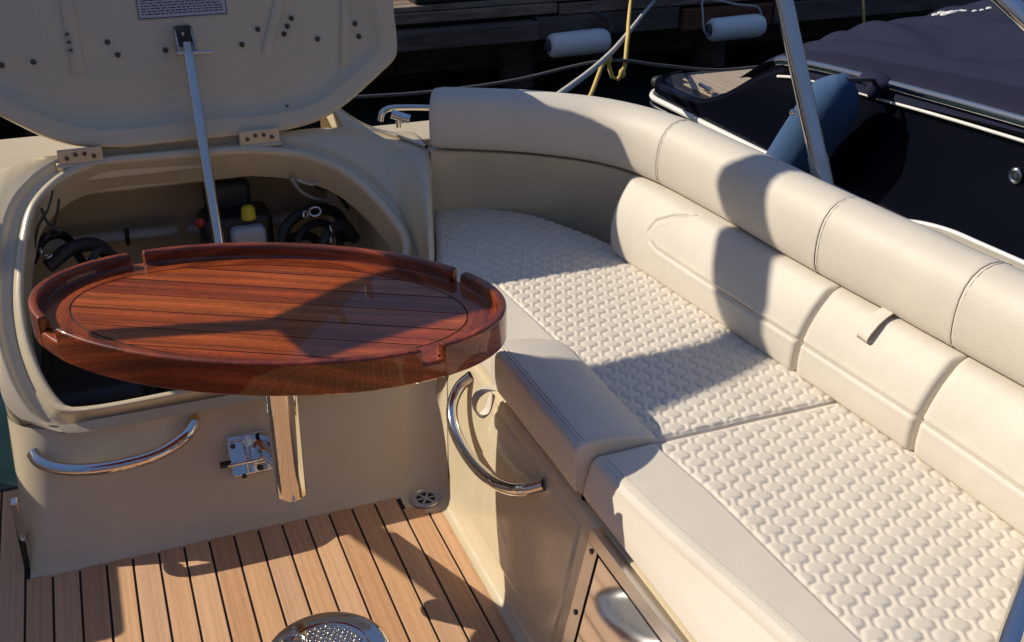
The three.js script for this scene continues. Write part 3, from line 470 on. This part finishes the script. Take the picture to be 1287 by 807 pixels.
// ---------------------------------------------------------------- varnished table on its bracket
{
  const TX = 0.262, TZ = 1.972, TY = 0.676, t = thing('cockpit_table', 'oval varnished mahogany table with raised rails on a polished steel leg', 'table', [TX, 0, TZ]);
  const RA = 0.477, RB = 0.276, IA = 0.399, IB = 0.212, ROT = -0.515;
  const el = (a, b, th, y) => new THREE.Vector3(a * Math.cos(th), y, -b * Math.sin(th)).applyAxisAngle(new THREE.Vector3(0, 1, 0), ROT);
  const N = 160, ringRow = (a, b, y) => Array.from({ length: N }, (_, i) => el(a, b, i / N * Math.PI * 2, y));
  const uvEl = (g) => { const p = g.attributes.position, uv = g.attributes.uv; for (let i = 0; i < p.count; i++) { const x = p.getX(i), z = p.getZ(i), th = Math.atan2(z, x); uv.setXY(i, th * 0.4, Math.hypot(x, z) * 0.7 + p.getY(i)); } return g; };
  const bot = TY - 0.039;
  const ring = [[IA + 0.003, IB + 0.003, TY - 0.012], [IA + 0.003, IB + 0.003, TY - 0.0005], [IA + 0.005, IB + 0.005, TY], [RA - 0.03, RB - 0.03, TY], [RA - 0.006, RB - 0.006, TY], [RA - 0.002, RB - 0.002, TY - 0.003], [RA, RB, TY - 0.008], [RA, RB, bot + 0.006], [RA - 0.004, RB - 0.004, bot], [IA * 0.5, IB * 0.5, bot], [0.001, 0.001, bot]].map((r) => ringRow(...r));
  mesh('table_rim', uvEl(loft(ring, { closeV: true })), M.ring, t);
  mesh('inlay_caulking', (() => { const s = new THREE.Shape(); s.absellipse(0, 0, IA + 0.0028, IB + 0.0028, 0, Math.PI * 2); return new THREE.ExtrudeGeometry(s, { depth: 0.008, bevelEnabled: false, curveSegments: 90 }).rotateX(-Math.PI / 2).translate(0, TY - 0.0094, 0).rotateY(ROT); })(), M.caulk, t);
  const cuts = [-IB, -0.183, -0.1125, -0.0415, 0.0295, 0.1, 0.171, IB];
  for (let k = 0; k < cuts.length - 1; k++) {
    const v0 = cuts[k] + (k ? 0.0017 : 0.0006), v1 = cuts[k + 1] - (k < cuts.length - 2 ? 0.0017 : 0.0006), s = new THREE.Shape(), xe = (v) => IA * Math.sqrt(Math.max(0, 1 - (v / IB) ** 2)), pts = [];
    for (let i = 0; i <= 16; i++) { const v = lerp(v0, v1, i / 16); pts.push(new THREE.Vector2(xe(v), v)); } for (let i = 16; i >= 0; i--) { const v = lerp(v0, v1, i / 16); pts.push(new THREE.Vector2(-xe(v), v)); }
    s.setFromPoints(pts); const g = new THREE.ExtrudeGeometry(s, { depth: 0.008, bevelEnabled: false }), uv = g.attributes.uv, p = g.attributes.position; for (let i = 0; i < uv.count; i++) uv.setXY(i, p.getX(i) + k * 0.37, p.getY(i) + k * 0.31);
    g.rotateX(-Math.PI / 2).translate(0, TY - 0.0084 + 0.0002 * (k % 2), 0).rotateY(ROT); mesh('plank', g, sapeles[(k * 3 + 1) % 4], t);
  }
  // four raised rails with gaps
  const gap = [[38, 43.5], [136.5, 142], [214, 225], [317.5, 325]].map(([a, b]) => [a * Math.PI / 180, b * Math.PI / 180]);
  const pr = [[0.0008, bot - TY + 0.004], [0.0010, bot - TY + 0.007], [0.0010, 0.0], [0.0008, 0.024], [-0.0005, 0.0275], [-0.004, 0.0292], [-0.012, 0.0292], [-0.0165, 0.0275], [-0.0185, 0.022], [-0.0195, 0.006], [-0.0225, 0.001], [-0.025, -0.002]];
  for (let k = 0; k < 4; k++) {
    const a0 = gap[k][1], a1 = gap[(k + 1) % 4][0] + (k === 3 ? Math.PI * 2 : 0), n = Math.round((a1 - a0) * 28), rows = [];
    for (let i = -3; i <= n + 3; i++) {
      const th = lerp(a0, a1, clamp(i / n, 0, 1)) + (i < 0 ? 0.003 * i : i > n ? 0.003 * (i - n) : 0), e = i < 0 ? 1 + i / 3.4 : i > n ? 1 - (i - n) / 3.4 : 1, sc = Math.sqrt(Math.max(0.02, e));
      rows.push(pr.map(([o, h]) => { const oo = -0.016 + (o + 0.016) * (0.7 + 0.3 * sc); return el(RA + oo, RB + oo, th, TY + (h > 0 ? h * (i < 0 || i > n ? 0.75 + 0.25 * sc : 1) : h)); }));
    }
    const mid = (r) => { const c = r.reduce((s, p) => s.add(p), new THREE.Vector3()).divideScalar(r.length); return r.map(() => c.clone()); };
    mesh('rail', uvEl(loft([mid(rows[0]), ...rows, mid(rows[rows.length - 1])])), M.rail, t);
  }
  // leg and wall bracket (local to the table, z towards the camera is positive)
  const L = (x, y, z) => new THREE.Vector3(x - TX, y, -(z - TZ));
  const pole = mesh('leg', [new THREE.CylinderGeometry(0.0335, 0.0335, 0.41, 40, 1).translate(0.008, 0.439, 0), new THREE.CylinderGeometry(0.031, 0.0335, 0.004, 40).rotateX(Math.PI).translate(0.008, 0.232, 0), new THREE.CylinderGeometry(0.075, 0.075, 0.012, 40).translate(0.008, bot - 0.007, 0)], M.steel, t);
  const g1 = new RoundedBoxGeometry(0.10, 0.10, 0.014, 3, 0.005).rotateX(-0.525).translate(...L(0.225, 0.155, 2.282).toArray());
  const g2 = new RoundedBoxGeometry(0.042, 0.09, 0.024, 3, 0.006).rotateX(-0.525).translate(...L(0.192, 0.158, 2.266).toArray());
  const g3 = new RoundedBoxGeometry(0.034, 0.05, 0.024, 3, 0.006).rotateX(-0.525).translate(...L(0.238, 0.158, 2.266).toArray());
  const wb = mesh('wall_bracket', [g1, g2, g3, rod(L(0.165, 0.152, 2.252), L(0.262, 0.152, 2.252), 0.006, 10)], M.steel, t);
  mesh('bracket_arm', [rod(L(0.255, 0.17, 2.27), L(0.268, 0.30, 1.99), 0.024, 16), rod(L(0.262, 0.215, 2.25), L(0.268, 0.36, 1.99), 0.016, 16)], M.steel, wb);
  mesh('clamp_knob', rod(L(0.148, 0.155, 2.256), L(0.172, 0.155, 2.256), 0.008, 12), M.black, wb);
  for (const p of [L(0.184, 0.192, 2.27), L(0.199, 0.125, 2.236), L(0.238, 0.182, 2.265), L(0.240, 0.135, 2.24)]) mesh('bolt', ball(p, 0.0065), M.dark, wb);
}
// ---------------------------------------------------------------- floor fittings
{
  const d = thing('floor_drain', 'round steel scupper drain in the cockpit corner beside the last plank', 'drain', [0.622, 0, 2.152]);
  mesh('flange', new THREE.RingGeometry(0.024, 0.037, 40).rotateX(-Math.PI / 2).translate(0, 0.0045, 0), M.brushed, d);
  mesh('rim', new THREE.TorusGeometry(0.036, 0.003, 8, 40).rotateX(Math.PI / 2).translate(0, 0.004, 0), M.brushed, d);
  mesh('well', new THREE.CylinderGeometry(0.027, 0.027, 0.001, 30).translate(0, 0.0022, 0), M.black, d);
  for (let i = 0; i < 6; i++) mesh('spoke', new THREE.BoxGeometry(0.024, 0.002, 0.006).translate(0.013, 0.0042, 0).rotateY(i * Math.PI / 3), M.brushed, d);
  mesh('hub', new THREE.CylinderGeometry(0.007, 0.007, 0.003, 20).translate(0, 0.0045, 0), M.brushed, d);
}
{
  const d = thing('deck_socket', 'round polished steel deck plate with textured centre let into the planks', 'deck plate', [0.27, 0, 1.71]);
  mesh('plate', new THREE.LatheGeometry([[0.0, 0.006], [0.085, 0.006], [0.088, 0.008], [0.092, 0.0085], [0.118, 0.0065], [0.126, 0.004], [0.129, 0.001]].map(([x, y]) => new THREE.Vector2(x, y)), 64), M.steel, d);
  const tr = []; for (let i = -7; i <= 7; i++) for (let j = -7; j <= 7; j++) { const x = i * 0.0115 + (j % 2 ? 0.00575 : 0), z = j * 0.0105; if (Math.hypot(x, z) < 0.078) { const g = new THREE.SphereGeometry(0.006, 8, 5); g.scale(1, 0.5, 0.42); g.rotateY((i + j) % 2 ? 0.5 : -0.5); g.translate(x, 0.0075, z); tr.push(g); } }
  const tm = mesh('grip_studs', tr, M.brushed, d); tm.userData.kind = 'stuff';
  mesh('latch', [new THREE.TorusGeometry(0.026, 0.004, 8, 24).rotateX(Math.PI / 2).translate(-0.06, 0.009, -0.05), box(-0.085, -0.04, 0.007, 0.013, 0.043, 0.055, 0.003)], M.brushed, d);
}
// ---------------------------------------------------------------- stainless posts
{
  const a = at(1033, 222, 1.92), b = at(985, 0, 2.09), top = a.clone().add(b.clone().sub(a).multiplyScalar(2.6));
  const t = thing('arch_post', 'polished steel arch tube standing on the side deck outside the bolster', 'post');
  mesh('tube', rod(a.clone().add(a.clone().sub(b).multiplyScalar(0.15)), top, 0.0205, 28), M.steel, t);
  mesh('foot', [rod(a.clone().add(a.clone().sub(b).multiplyScalar(0.18)), a.clone().lerp(b, 0.12), 0.0225, 24)], M.brushed, t);
  mesh('bolt', [ball(at(996, 141, 1.985), 0.007)], M.brushed, t);
  const c = at(1240, -22, 1.45), e = at(1330, 62, 1.30), t2 = thing('canopy_tube', 'polished steel canopy tube sloping down over the covered boat', 'post');
  mesh('tube', rod(c.clone().add(c.clone().sub(e).multiplyScalar(2.2)), e.clone().add(e.clone().sub(c).multiplyScalar(1.5)), 0.0165, 28), M.steel, t2);
  mesh('clamp', rod(e.clone().lerp(c, -0.9), e.clone().lerp(c, -1.1), 0.021, 24), M.brushed, t2);
  const f = at(1262, 840, 0.80), h = at(1312, 690, 0.93), t3 = thing('grab_post', 'thick polished steel grab post at the near end of the quilted seat', 'post');
  const fd = h.clone().sub(f); mesh('tube', rod(f.clone().addScaledVector(fd, -2), h.clone().addScaledVector(fd, 1.4), 0.021, 28), M.steel, t3);
  mesh('collar', rod(f.clone().addScaledVector(fd, -0.6), f.clone().addScaledVector(fd, -0.45), 0.026, 24), M.brushed, t3);
}
{
  const r = thing('stern_rail', 'small bent chrome rail on the aft deck by the bolster end', 'rail');
  const p = [at(478, 152, 3.0), at(480, 142, 3.0), at(487, 137, 3.01), at(510, 135, 3.05), at(560, 136, 3.12)];
  mesh('tube', tube(p, 0.009, 40, 12), M.steel, r); mesh('cleat', [rod(at(492, 143, 2.99), at(515, 150, 2.97), 0.013, 14), rod(at(500, 146, 2.99), at(501, 160, 2.99), 0.008, 12)], M.steel, r);
}
// ---------------------------------------------------------------- rest of the cockpit, outside the frame: port coaming, raked arch, helm
{
  const p = thing('port_coaming', 'cream port side coaming block beside the walkway', 'coaming');
  mesh('body', box(-1.25, -0.85, -0.3, 0.70, 2.55, 3.7, 0.03, 4), M.gel, p); mesh('gate_side', box(-1.35, -1.22, -0.3, 0.52, -1.7, 2.54, 0.03, 4), M.gel, p);
  const a = thing('radar_arch', 'raked cream radar arch leg with steel stays on the port side', 'arch');
  const sp = (v, z, x = -0.95) => { const y = (v - x) / 1.08; return V(x, y, z + 0.92 * y); };      // leg outline read back along the sun from its shadow on the bench
  const far = [[1.015, 1.312], [1.08, 1.347], [1.18, 1.415], [1.28, 1.45], [1.355, 1.405], [1.43, 1.413], [1.63, 1.411], [1.757, 1.42], [1.82, 1.453], [2.01, 1.44], [2.08, 1.42], [2.155, 1.403], [2.214, 1.36], [2.27, 1.30], [2.7, 1.12], [3.1, 1.02]];
  const near = [[1.01, 1.25], [1.046, 1.107], [1.19, 1.15], [1.385, 1.19], [1.435, 1.181], [1.505, 1.202], [1.645, 1.235], [1.81, 1.29], [1.875, 1.285], [1.965, 1.238], [2.05, 1.232], [2.10, 1.23], [2.19, 1.204], [2.257, 1.18], [2.7, 1.02], [3.1, 0.93]];
  const o = (r, d) => r.map(([v, z]) => sp(v, z).add(new THREE.Vector3(d, 0, 0)));
  mesh('leg', loft([o(far, -0.02), o(far, 0.02), o(near, 0.02), o(near, -0.02), o(far, -0.02)]), M.gel, a);
  mesh('stay', rod(sp(0.68, 1.35), sp(1.03, 1.268), 0.022, 14), M.steel, a);
  mesh('stay', rod(sp(0.30, 2.43), sp(0.625, 1.675), 0.034, 14), M.steel, a);
  const h = thing('helm_console', 'cream helm console with varnished dashboard at the forward end of the cockpit', 'console');
  mesh('body', box(-1.2, 1.5, -0.02, 0.95, -1.95, -1.7, 0.03, 4), M.gel, h); mesh('dashboard', box(-1.15, 1.45, 0.951, 1.02, -2.05, -1.66, 0.02, 3), M.ring, h);
  mesh('companionway_door', box(-1.1, 0.45, 0.02, 0.9, -1.705, -1.685, 0.01), M.ring, h);
  mesh('steering_wheel', new THREE.TorusGeometry(0.19, 0.016, 12, 40).rotateX(-0.5).translate(0.8, 1.02, 1.6), M.black, h);
}
// ---------------------------------------------------------------- neighbouring boat
{
  const n = thing('motor_boat', 'navy motor boat under a dark blue canvas cover moored alongside', 'boat');
  const sheer = table1([[0.6, 0.66], [2.2, 0.605], [3.2, 0.565], [4.0, 0.505], [4.2, 0.42], [4.45, 0.27], [4.7, 0.185], [5.3, 0.17]]), XS = 2.86;
  const side = (z) => XS + (z > 5.05 ? 0.5 * ((z - 5.05) / 0.3) ** 2.4 * 0.6 : 0) + 0.0 * z;
  const rows = []; for (const k of [0, 0.12, 0.25, 0.45, 0.55, 0.6, 0.75, 0.9, 0.97, 1, 1.02]) rows.push(Array.from({ length: 70 }, (_, i) => { const z = lerp(0.6, 5.32, i / 69), top = sheer(z), y = lerp(-0.5, top, Math.min(k, 1)); return V(side(z) + 0.16 * (1 - Math.min(1, (y + 0.5) / 0.6)) ** 1.5 + 0.06 * smooth(0.1, 0.6, y) + (k > 1 ? 0.06 : 0), y, z); }));
  const hull = mesh('hull', loft(rows), M.hullNavy, n);
  mesh('transom', loft([0, 1].map((k) => Array.from({ length: 24 }, (_, i) => V(lerp(3.12, 5.4, i / 23), k ? 0.165 : -0.5, 5.32 + 0.06 * Math.sin(i / 23 * Math.PI))))), M.hullNavy, n);
  mesh('rub_rail', tube(Array.from({ length: 60 }, (_, i) => { const z = lerp(0.8, 5.3, i / 59); return V(side(z) - 0.008, 0.095, z); }), 0.016, 180, 8), M.whiteTrim, n);
  mesh('rub_rail_insert', tube(Array.from({ length: 60 }, (_, i) => { const z = lerp(0.8, 5.3, i / 59); return V(side(z) - 0.012, 0.055, z); }), 0.009, 180, 8), M.brushed, n);
  // gunwale rails
  const gr = (z0, z1) => tube(Array.from({ length: 16 }, (_, i) => { const z = lerp(z0, z1, i / 15); return V(XS + 0.03, sheer(z) + 0.018, z); }), 0.022, 60, 14);
  mesh('gunwale_rail', gr(0.8, 3.30), M.steel, n); mesh('gunwale_rail', gr(3.46, 4.05), M.steel, n);
  mesh('gunwale_trim', tube(Array.from({ length: 30 }, (_, i) => { const z = lerp(0.8, 4.05, i / 29); return V(XS + 0.035, sheer(z) - 0.05, z); }), 0.007, 100, 6), M.whiteTrim, n);
  // canvas cover with folds
  const cov = [], NU = 150, NW = 110, edgeTop = table1([[0.6, 0.72], [2.2, 0.64], [3.2, 0.60], [4.0, 0.53], [4.4, 0.34]]), crown = table1([[0.6, 1.16], [2.4, 1.02], [3.2, 0.88], [3.7, 0.76], [4.0, 0.64], [4.35, 0.36]]);
  const coverY = (x, z) => {
    const t = clamp((x - XS - 0.035) / 2.3, 0, 1), prof = Math.sin(Math.PI * clamp(t * 0.96 + 0.02, 0, 1)) ** 0.55, y0 = edgeTop(z), w = smooth(0, 0.06, t);
    const pull = z * 0.62 + x * 0.35, f = 0.06 * ns(x * 1.5, z * 0.8, 5) + 0.055 * ns(x * 4.5, z * 0.9, 8) + 0.008 * ns(x * 14, z * 5, 1) + 0.10 * Math.abs(ns(x * 3.2 + z * 0.5, z * 0.5, 11)) + 0.09 * Math.abs(ns(pull * 1.2, x * 6.0 - z * 1.4, 3)) * (1 - smooth(0.2, 0.7, t));
    return y0 + 0.004 + (crown(z) - y0) * prof + (f - 0.03) * w;
  };
  for (let i = 0; i <= NU; i++) { const z = lerp(0.6, 4.35, i / NU), row = []; for (let k = 0; k <= NW; k++) { const x = XS + 0.03 + 2.3 * (k / NW) ** 1.25; row.push(V(x, coverY(x, z) - (k === 0 ? 0.14 * (1 - smooth(3.7, 4.2, z)) : 0), z)); } cov.push(row); }
  const cv = mesh('canvas_cover', loft(cov), M.navy, n);
  for (let i = 0; i < 15; i++) {                             // white crust caught along a fold
    const u = 1176 + i * 5.2 + rnd() * 3, v = 17 - i * 0.62 + rnd() * 3; let z = 1.6; for (; z < 4.3; z += 0.01) { const q = at(u, v, z); if (q.y < coverY(q.x, z)) break; }
    if (i < 7 || i % 2) mesh('white_crust', ball(at(u, v, z), (i < 5 ? 0.013 : 0.008) + 0.006 * rnd(), 1.6, 0.6, 1.1), M.whiteTrim, cv);
  }
  mesh('cover_lashing', [ball(V(XS + 0.02, 0.575, 3.38), 0.045, 1, 0.8, 2), ball(V(XS + 0.0, 0.55, 3.36), 0.03, 1, 1.4, 1.2)], M.navy, cv);
  // swim platform with pale planks
  const pf = mesh('swim_platform', box(2.93, 5.2, 0.10, 0.168, 4.25, 5.3, 0.05, 4), M.black, n);
  for (let i = 0; i < 13; i++) { const x0 = 3.0 + i * 0.055; mesh('plank', box(x0, x0 + 0.049, 0.15, 0.1735, 4.42, 5.2 - 0.16 * (1 - Math.min(1, i / 2.5)) ** 2, 0.002, 1), M.greyTeak, pf); }
  mesh('platform_pads', [box(3.75, 4.9, 0.15, 0.174, 4.5, 5.24, 0.01)], M.greyTeak, pf);
  mesh('cleat', [rod(V(3.0, 0.2, 4.75), V(3.02, 0.2, 4.9), 0.012), ball(V(3.02, 0.19, 4.82), 0.02), ball(V(3.7, 0.2, 4.55), 0.022)], M.steel, n);
  mesh('hull_vent', [new THREE.TorusGeometry(0.022, 0.007, 10, 28).rotateY(Math.PI / 2).translate(XS + 0.03, 0.42, -2.63), new THREE.CylinderGeometry(0.012, 0.012, 0.012, 20).rotateZ(Math.PI / 2).translate(XS + 0.035, 0.42, -2.63)], M.steel, n);
}
{
  const a = V(2.72, 0.60, 3.36), b = V(2.70, 0.02, 3.72), d = b.clone().sub(a), f = thing('boat_fender', 'fat fender in a faded blue fabric sleeve hung from the navy boat', 'fender', [0, 0, 0]);
  const g = new THREE.LatheGeometry([[0.0, 0.0], [0.035, 0.0], [0.045, 0.02], [0.075, 0.05], [0.105, 0.1], [0.115, 0.18], [0.117, 0.4], [0.115, 0.52], [0.095, 0.6], [0.05, 0.64], [0.0, 0.65]].map(([x, y]) => new THREE.Vector2(x, y)), 40);
  const p = g.attributes.position; for (let i = 0; i < p.count; i++) { const r = 1 + 0.03 * ns(p.getX(i) * 20, p.getY(i) * 9, p.getZ(i) * 20); p.setX(i, p.getX(i) * r); p.setZ(i, p.getZ(i) * r); } g.computeVertexNormals();
  g.applyQuaternion(new THREE.Quaternion().setFromUnitVectors(new THREE.Vector3(0, 1, 0), d.clone().normalize())); g.translate(a.x, a.y, a.z); mesh('sleeve', g, M.denim, f);
  mesh('lanyard', tube([a.clone(), a.clone().add(new THREE.Vector3(0.06, -0.004, 0.01)), V(2.88, 0.585, 3.36)], 0.009, 16, 8), M.ropeBlack, f);
}
// ---------------------------------------------------------------- timber dock
const DZ = 7.15;
{
  const d = thing('dock', 'weathered timber dock with heavy fender beams above dark water', 'dock');
  const beam = (name, x0, x1, y0, y1, z0, z1, m) => mesh(name, box(x0, x1, y0, y1, z0, z1, 0.012), m, d);
  beam('fender_beam', -2.5, 3.02, 0.005, 0.135, DZ - 0.06, DZ + 0.14, M.timberDark);
  beam('fender_beam', 3.04, 4.2, -0.01, 0.15, DZ + 0.03, DZ + 0.2, M.timberDark);
  beam('fender_beam', 4.22, 5.0, -0.03, 0.13, DZ, DZ + 0.2, M.timberRed);
  beam('fender_beam', 5.02, 9, -0.03, 0.12, DZ, DZ + 0.2, M.timberDark);
  beam('edge_board', -2.5, 3.2, 0.17, 0.245, DZ + 0.02, DZ + 0.09, M.timberMid); beam('edge_board', 3.215, 6.2, 0.155, 0.235, DZ + 0.03, DZ + 0.1, M.timberMid); beam('edge_board', 6.21, 9, 0.155, 0.235, DZ + 0.02, DZ + 0.1, M.timberMid);
  for (let i = 0; i < 7; i++) { const x = -2 + i * 1.7; mesh('pile', new THREE.CylinderGeometry(0.13, 0.14, 1.6, 20).translate(x, -0.6, -(DZ + 0.55)), M.timberDark, d); }
  for (let i = 0; i < 22; i++) mesh('deck_board', box(-2.5, 9, 0.25, 0.285, DZ + 0.03 + i * 0.145, DZ + 0.165 + i * 0.145, 0.006, 1), i % 3 ? M.deckPale : M.timberMid, d);
  mesh('under_wall', box(-2.5, 9, -0.6, 0.24, DZ + 1.2, DZ + 1.3, 0.01), M.timberDark, d);
  const b = thing('dock_box', 'long black storage box standing on the timber dock', 'box'); mesh('body', box(2.16, 4.2, 0.286, 0.95, DZ + 0.06, DZ + 0.9, 0.02), M.black, b); mesh('lid', box(2.14, 4.22, 0.951, 1.0, DZ + 0.04, DZ + 0.92, 0.02), M.black, b);
  const c = thing('deck_cleat', 'pale galvanised mooring cleat on the dock edge', 'cleat'); mesh('horn', [rod(V(5.55, 0.335, DZ + 0.22), V(5.95, 0.335, DZ + 0.22), 0.025), box(5.68, 5.82, 0.286, 0.33, DZ + 0.17, DZ + 0.27, 0.01)], M.fender, c);
}
function dockFender(x, y, z, label, extra, rm) {
  const f = thing('dock_fender', label, 'fender', [x, y, z], 'white fenders lying against the dock');
  const g = new THREE.LatheGeometry([[0.0, -0.235], [0.05, -0.235], [0.076, -0.225], [0.086, -0.2], [0.088, 0], [0.088, 0.15], [0.085, 0.19], [0.07, 0.222], [0.04, 0.238], [0, 0.24]].map(([r, h]) => new THREE.Vector2(r, h)), 36).rotateZ(-Math.PI / 2 + 0.02);
  mesh('body', g, M.fender, f); mesh('end_cap', new THREE.CylinderGeometry(0.03, 0.05, 0.03, 20).rotateZ(Math.PI / 2).translate(-0.245, 0, 0), M.ropeBlack, f);
  mesh('lanyard', tube(extra.map((p) => new THREE.Vector3(...p)), 0.008, 30, 7), rm, f);
}
dockFender(3.33, -0.03, DZ - 0.07, 'smooth white fender tied along the dark dock beam', [[0.23, 0.02, 0], [0.27, 0.07, -0.03], [0.25, 0.15, -0.06], [0.14, 0.2, -0.1]], M.ropeBlack);
dockFender(4.62, -0.01, DZ - 0.1, 'white fender hung by looped rope below the reddish dock timber', [[-0.24, -0.04, 0.02], [-0.3, 0.0, 0.04], [-0.3, 0.12, 0.0], [-0.24, 0.2, -0.1], [0.0, 0.17, 0.0], [0.16, 0.14, 0.03], [0.2, 0.08, 0.02]], M.ropeWhite);
// ---------------------------------------------------------------- ropes
function rope(name, label, pts, r, m) { const t = thing(name, label, 'rope'); mesh('line', tube(pts, r, 90, 8), m, t); return t; }
rope('mooring_line', 'pale grey mooring line running from the stern up to the dock', [at(640, 160, 3.15), at(708, 115, 3.7), at(767, 67, 4.9), at(826, -2, 7.3), at(840, -14, 7.5)], 0.013, M.ropeWhite);
{
  const y = rope('yellow_rope', 'yellow rope hanging in a loop knotted to the pale mooring line', [at(735, 135, 4.3), at(744, 116, 4.5), at(764, 74, 4.85), at(768, 94, 4.85), at(775, 101, 4.85), at(783, 90, 4.85), at(788, 55, 5.0), at(790, 28, 5.6), at(794, -12, 7.3)], 0.011, M.ropeYellow);
  mesh('knot', [ball(at(764, 74, 4.85), 0.022, 1, 1.3, 1), ball(at(782, 92, 4.85), 0.018, 1, 1.4, 1)], M.ropeYellow, y);
  rope('yellow_line', 'short yellow line hanging down the dock face behind the blue cover', [at(1083, -14, 7.35), at(1085, 6, 7.05), at(1086, 34, 7.0)], 0.012, M.ropeYellow);
}
rope('black_line', 'thin dark line slung across the gap to the swim platform', [at(430, 123, 5.0), at(535, 116, 5.0), at(640, 102, 4.95), at(764, 76, 4.87), at(830, 82, 4.87), at(900, 88, 4.88), at(955, 84, 4.85)], 0.0085, M.ropeBlack);
renderer.render(scene, camera);
